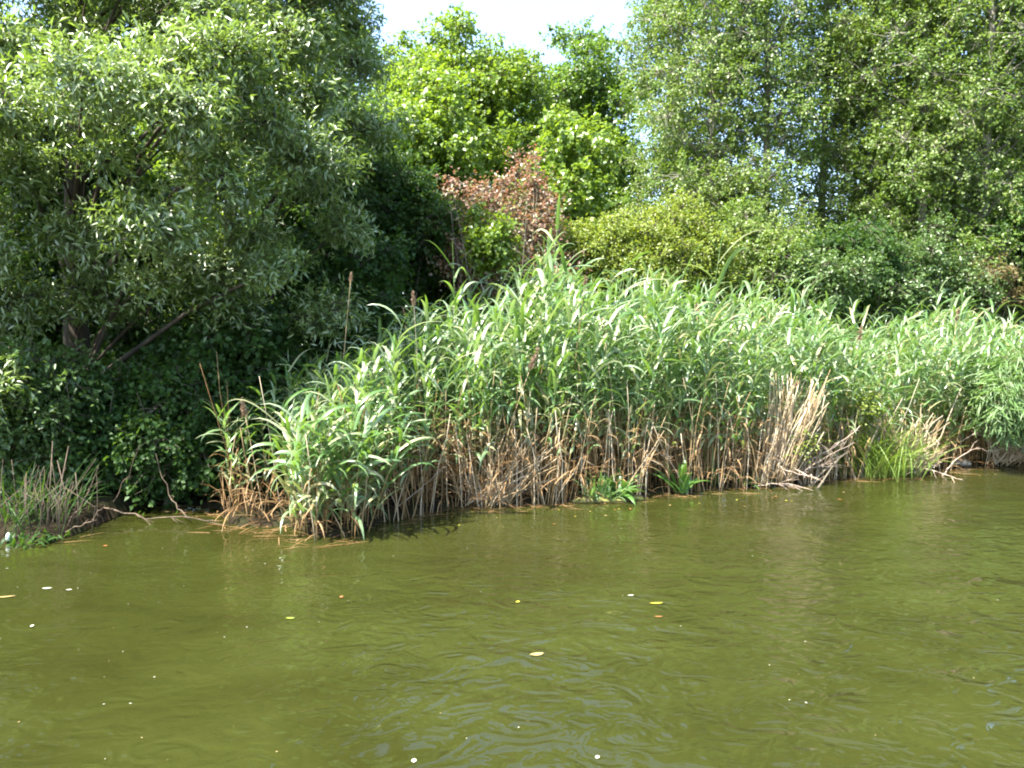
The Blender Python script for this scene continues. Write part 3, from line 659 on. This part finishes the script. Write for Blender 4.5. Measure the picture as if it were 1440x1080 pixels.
rosette('herb', 'dark leafy herb behind the water right of the arching grey branch', 'plant', shore(1330, 657) + (0, .2, 0), 60, (.15, .5), (.04, .07), (35, 88), (10, 80), 'maple_shaded', None, .14)
rosette('herb', 'low green herb at the front of the grassy point on the left', 'plant', shore(48, 764) + (0, .05, 0), 90, (.06, .16), (.025, .045), (10, 85), (20, 90), 'shrub', None, .13)
t1 = rosette('grass_tussock', 'shaded grass tussock on the point at the left edge', 'grass', shore(20, 758) + (0, .3, 0), 150, (.4, .95), (.012, .022), (50, 86), (20, 120), 'shrub', None, .22)
mb = MB()
for k in range(42):
    a = np.array((rng.normal(0, .22), rng.normal(0, .1), 0)); tube(mb, [a, a + (rng.normal(0, .06), 0, .3), a + (rng.normal(.03, .14), rng.normal(0, .05), rng.uniform(.4, .8))], [.005, .004, .002], 4)
dg = mb.build('dry_grass', M['twig_shaded']); dg.location = shore(55, 760) + (0, .12, 0); tag(dg, 'clump of thin brown dry stems on the grassy point', 'grass')  # dry stems darkened in colour to read as shaded
for k, (px, L_) in enumerate([(88, .75), (105, .62), (66, .95), (80, .9)]):
    mb = MB(); tube(mb, [(0, 0, 0), (.02, 0, L_ * .5), (.06 * (k - 1), 0, L_)], [.008, .007, .004], 5)
    o = mb.build('dry_cane', M['twig_shaded']); o.location = shore(px, 752) + (0, .05, 0)
    tag(o, ['dry brown cane standing near the right end of the grassy point', 'short dry cane rightmost on the grassy point', 'tall thin cane leaning left on the grassy point', 'tall straight cane in the middle of the grassy point'][k], 'dry cane', 'canes on the grassy point')
# fine leaved willow sapling hanging at the right edge
e = E(1450, 555, 12.2, .7, .5, .5)
tree('willow_sapling', 'fine leaved willow sapling hanging over the water at the right edge', 'sapling', (e[0] + .3, 13.2), 1.9, .03, [e], 22, .34, 26, 12, .2, .02, 'fine', 'bark_young', None, nlimb=5, twig=.35, droop=.5, zmin=.7, stems=3, bend=.1)
# herb leaves over the branch heap
shrub('yellow green leafy shoot growing through the sedge clump', 1215, 575, 11.7, .35, .25, .4, 'yellow', 9, .05, .035, .2, 18, 8, 'herb', 'plant', None)
shrub('small yellow green shoot in front of the straw stack', 1130, 625, 11.0, .22, .15, .25, 'yellow', 6, .04, .03, .16, 14, 7, 'herb', 'plant', None)

# stone, litter scrap, floating leaves
def lump(name, label, cat, loc, sz, mat, sub=3, rough=.25):
    import bmesh
    bm = bmesh.new(); bmesh.ops.create_icosphere(bm, subdivisions=sub, radius=1)
    for v in bm.verts:
        n_ = math.sin(v.co.x * 3.1 + v.co.z * 2) * .5 + math.sin(v.co.y * 4.3 + v.co.x * 2.2) * .5
        v.co *= 1 + rough * n_; v.co.x *= sz[0]; v.co.y *= sz[1]; v.co.z *= sz[2]
    me = bpy.data.meshes.new(name); bm.to_mesh(me); bm.free(); me.materials.append(mat)
    for p_ in me.polygons: p_.use_smooth = True
    o = bpy.data.objects.new(name, me); COL.objects.link(o); o.location = loc
    return tag(o, label, cat)
M['stone'] = bark_mat('pale_stone', (.25, .23, .19), (.45, .42, .35), 9, 1)
M['white'] = bark_mat('white_plastic', (.65, .68, .72), (.8, .82, .85), 9, 1, .4, .2)
M['moss'] = bark_mat('mossy_mud', (.05, .04, .015), (.14, .14, .03), 12, 1)
lump('stone', 'pale flat stone at the waterline near the right edge', 'stone', shore(1352, 656) + (0, .05, .03), (.16, .1, .06), M['stone'])
lump('plastic_scrap', 'small white scrap of plastic at the foot of the grassy point', 'litter', shore(7, 764) + (.02, .02, .035), (.022, .022, .04), M['white'])
lump('mossy_log', 'low mossy log lying in the water in front of the bushy dock', 'log', shore(838, 706), (.34, .08, .05), M['moss'])
lump('mossy_log', 'short dark log right of the longer mossy log', 'log', shore(890, 703), (.12, .05, .04), M['moss'])

def float_mat(name, c): 
    m, t, out = new_mat(name); p = t.nodes.new('ShaderNodeBsdfPrincipled'); p.inputs['Base Color'].default_value = (*c, 1); p.inputs['Roughness'].default_value = .5
    t.links.new(p.outputs[0], out.inputs[0]); return m
FM = {'white': float_mat('white_petal', (.42, .41, .32)), 'yellow': float_mat('yellow_leaf', (.34, .32, .03)), 'orange': float_mat('orange_leaf', (.3, .12, .04)), 'tan': float_mat('tan_leaf', (.28, .21, .08)), 'green': float_mat('green_leaf', (.3, .42, .05))}
def floater(px, py, L, Wd, col, label, group=None, rz=None):
    p_ = on_water(px, py)
    s = np.linspace(0, 1, 6); w = np.sin(np.pi * np.clip(s * .93 + .04, 0, 1)) ** .8 * Wd / 2; x = (s - .5) * L
    top = [(a, b_, .006 + .1 * abs(a) * abs(a) / L) for a, b_ in zip(x, w)]; bot = [(a, -b_, .006 + .1 * abs(a) * abs(a) / L) for a, b_ in zip(x, w)]; mid_ = [(a, 0, .004) for a in x]
    v = np.array(top + mid_ + bot); q = [[i + 6, i + 7, i + 1, i] for i in range(5)] + [[i + 12, i + 13, i + 7, i + 6] for i in range(5)]
    mb = MB(); mb.add(v, q)
    o = mb.build('floating_leaf', FM[col]); o.location = p_; o.rotation_euler = (0, 0, rng.uniform(0, 3.1) if rz is None else rz)
    return tag(o, label, 'floating leaf', group)
gF = 'leaves afloat on the river'
floater(66, 828, .07, .035, 'white', 'white petal floating near the left edge, larger of two side by side', gF, .2)
floater(97, 830, .045, .022, 'white', 'white petal floating just right of the larger one', gF, .2)
floater(8, 840, .13, .03, 'tan', 'long pale leaf floating at the left edge', gF, .3)
floater(45, 881, .04, .025, 'white', 'small pale petal floating below the two white petals', gF)
floater(923, 849, .10, .03, 'yellow', 'yellow leaf floating in the middle of the rippled water', gF, .1)
floater(926, 868, .06, .015, 'orange', 'thin orange leaf floating just below the yellow leaf', gF, .0)
floater(887, 838, .05, .02, 'white', 'white petal floating just left of the yellow leaf', gF, .2)
floater(408, 870, .06, .02, 'green', 'greenish leaf floating below the jutting reeds', gF, .0)
floater(480, 840, .04, .03, 'orange', 'small orange leaf floating in front of the jutting reeds', gF)
floater(728, 847, .04, .03, 'yellow', 'small round yellow leaf floating left of the ripples', gF)
floater(148, 768, .04, .03, 'orange', 'red orange leaf floating in the dark water of the bay', gF)
floater(755, 921, .09, .05, 'tan', 'brownish leaf lying flat amid the ripples', gF, .3)
floater(582, 1071, .035, .025, 'white', 'pale petal floating at the bottom of the view', gF)
floater(840, 1066, .03, .022, 'white', 'pale round petal floating near the bottom right of centre', gF)
for k in range(84):
    if k < 38: px, py = rng.uniform(0, 1440), 770 + 300 * rng.uniform() ** 1.5
    elif k < 56: px, py = rng.uniform(0, 560), rng.uniform(770, 900)
    else:
        px = rng.uniform(640, 1420); py = np.interp(px, [a for a, b_ in bank_px], [b_ for a, b_ in bank_px]) + rng.uniform(4, 30)
    L_ = rng.uniform(.006, .014) if k < 56 else rng.uniform(.02, .05)
    if k < 56: floater(px, py, L_, L_ * .6, ['white', 'tan', 'white'][k % 3], 'tiny pale speck of seed fluff floating on the open water', 'seed fluff on the water')
    else: floater(px, py, L_, L_ * .5, ['tan', 'orange', 'yellow'][k % 3], 'small withered leaf floating close to the foot of the reeds', 'withered leaves along the waterline')
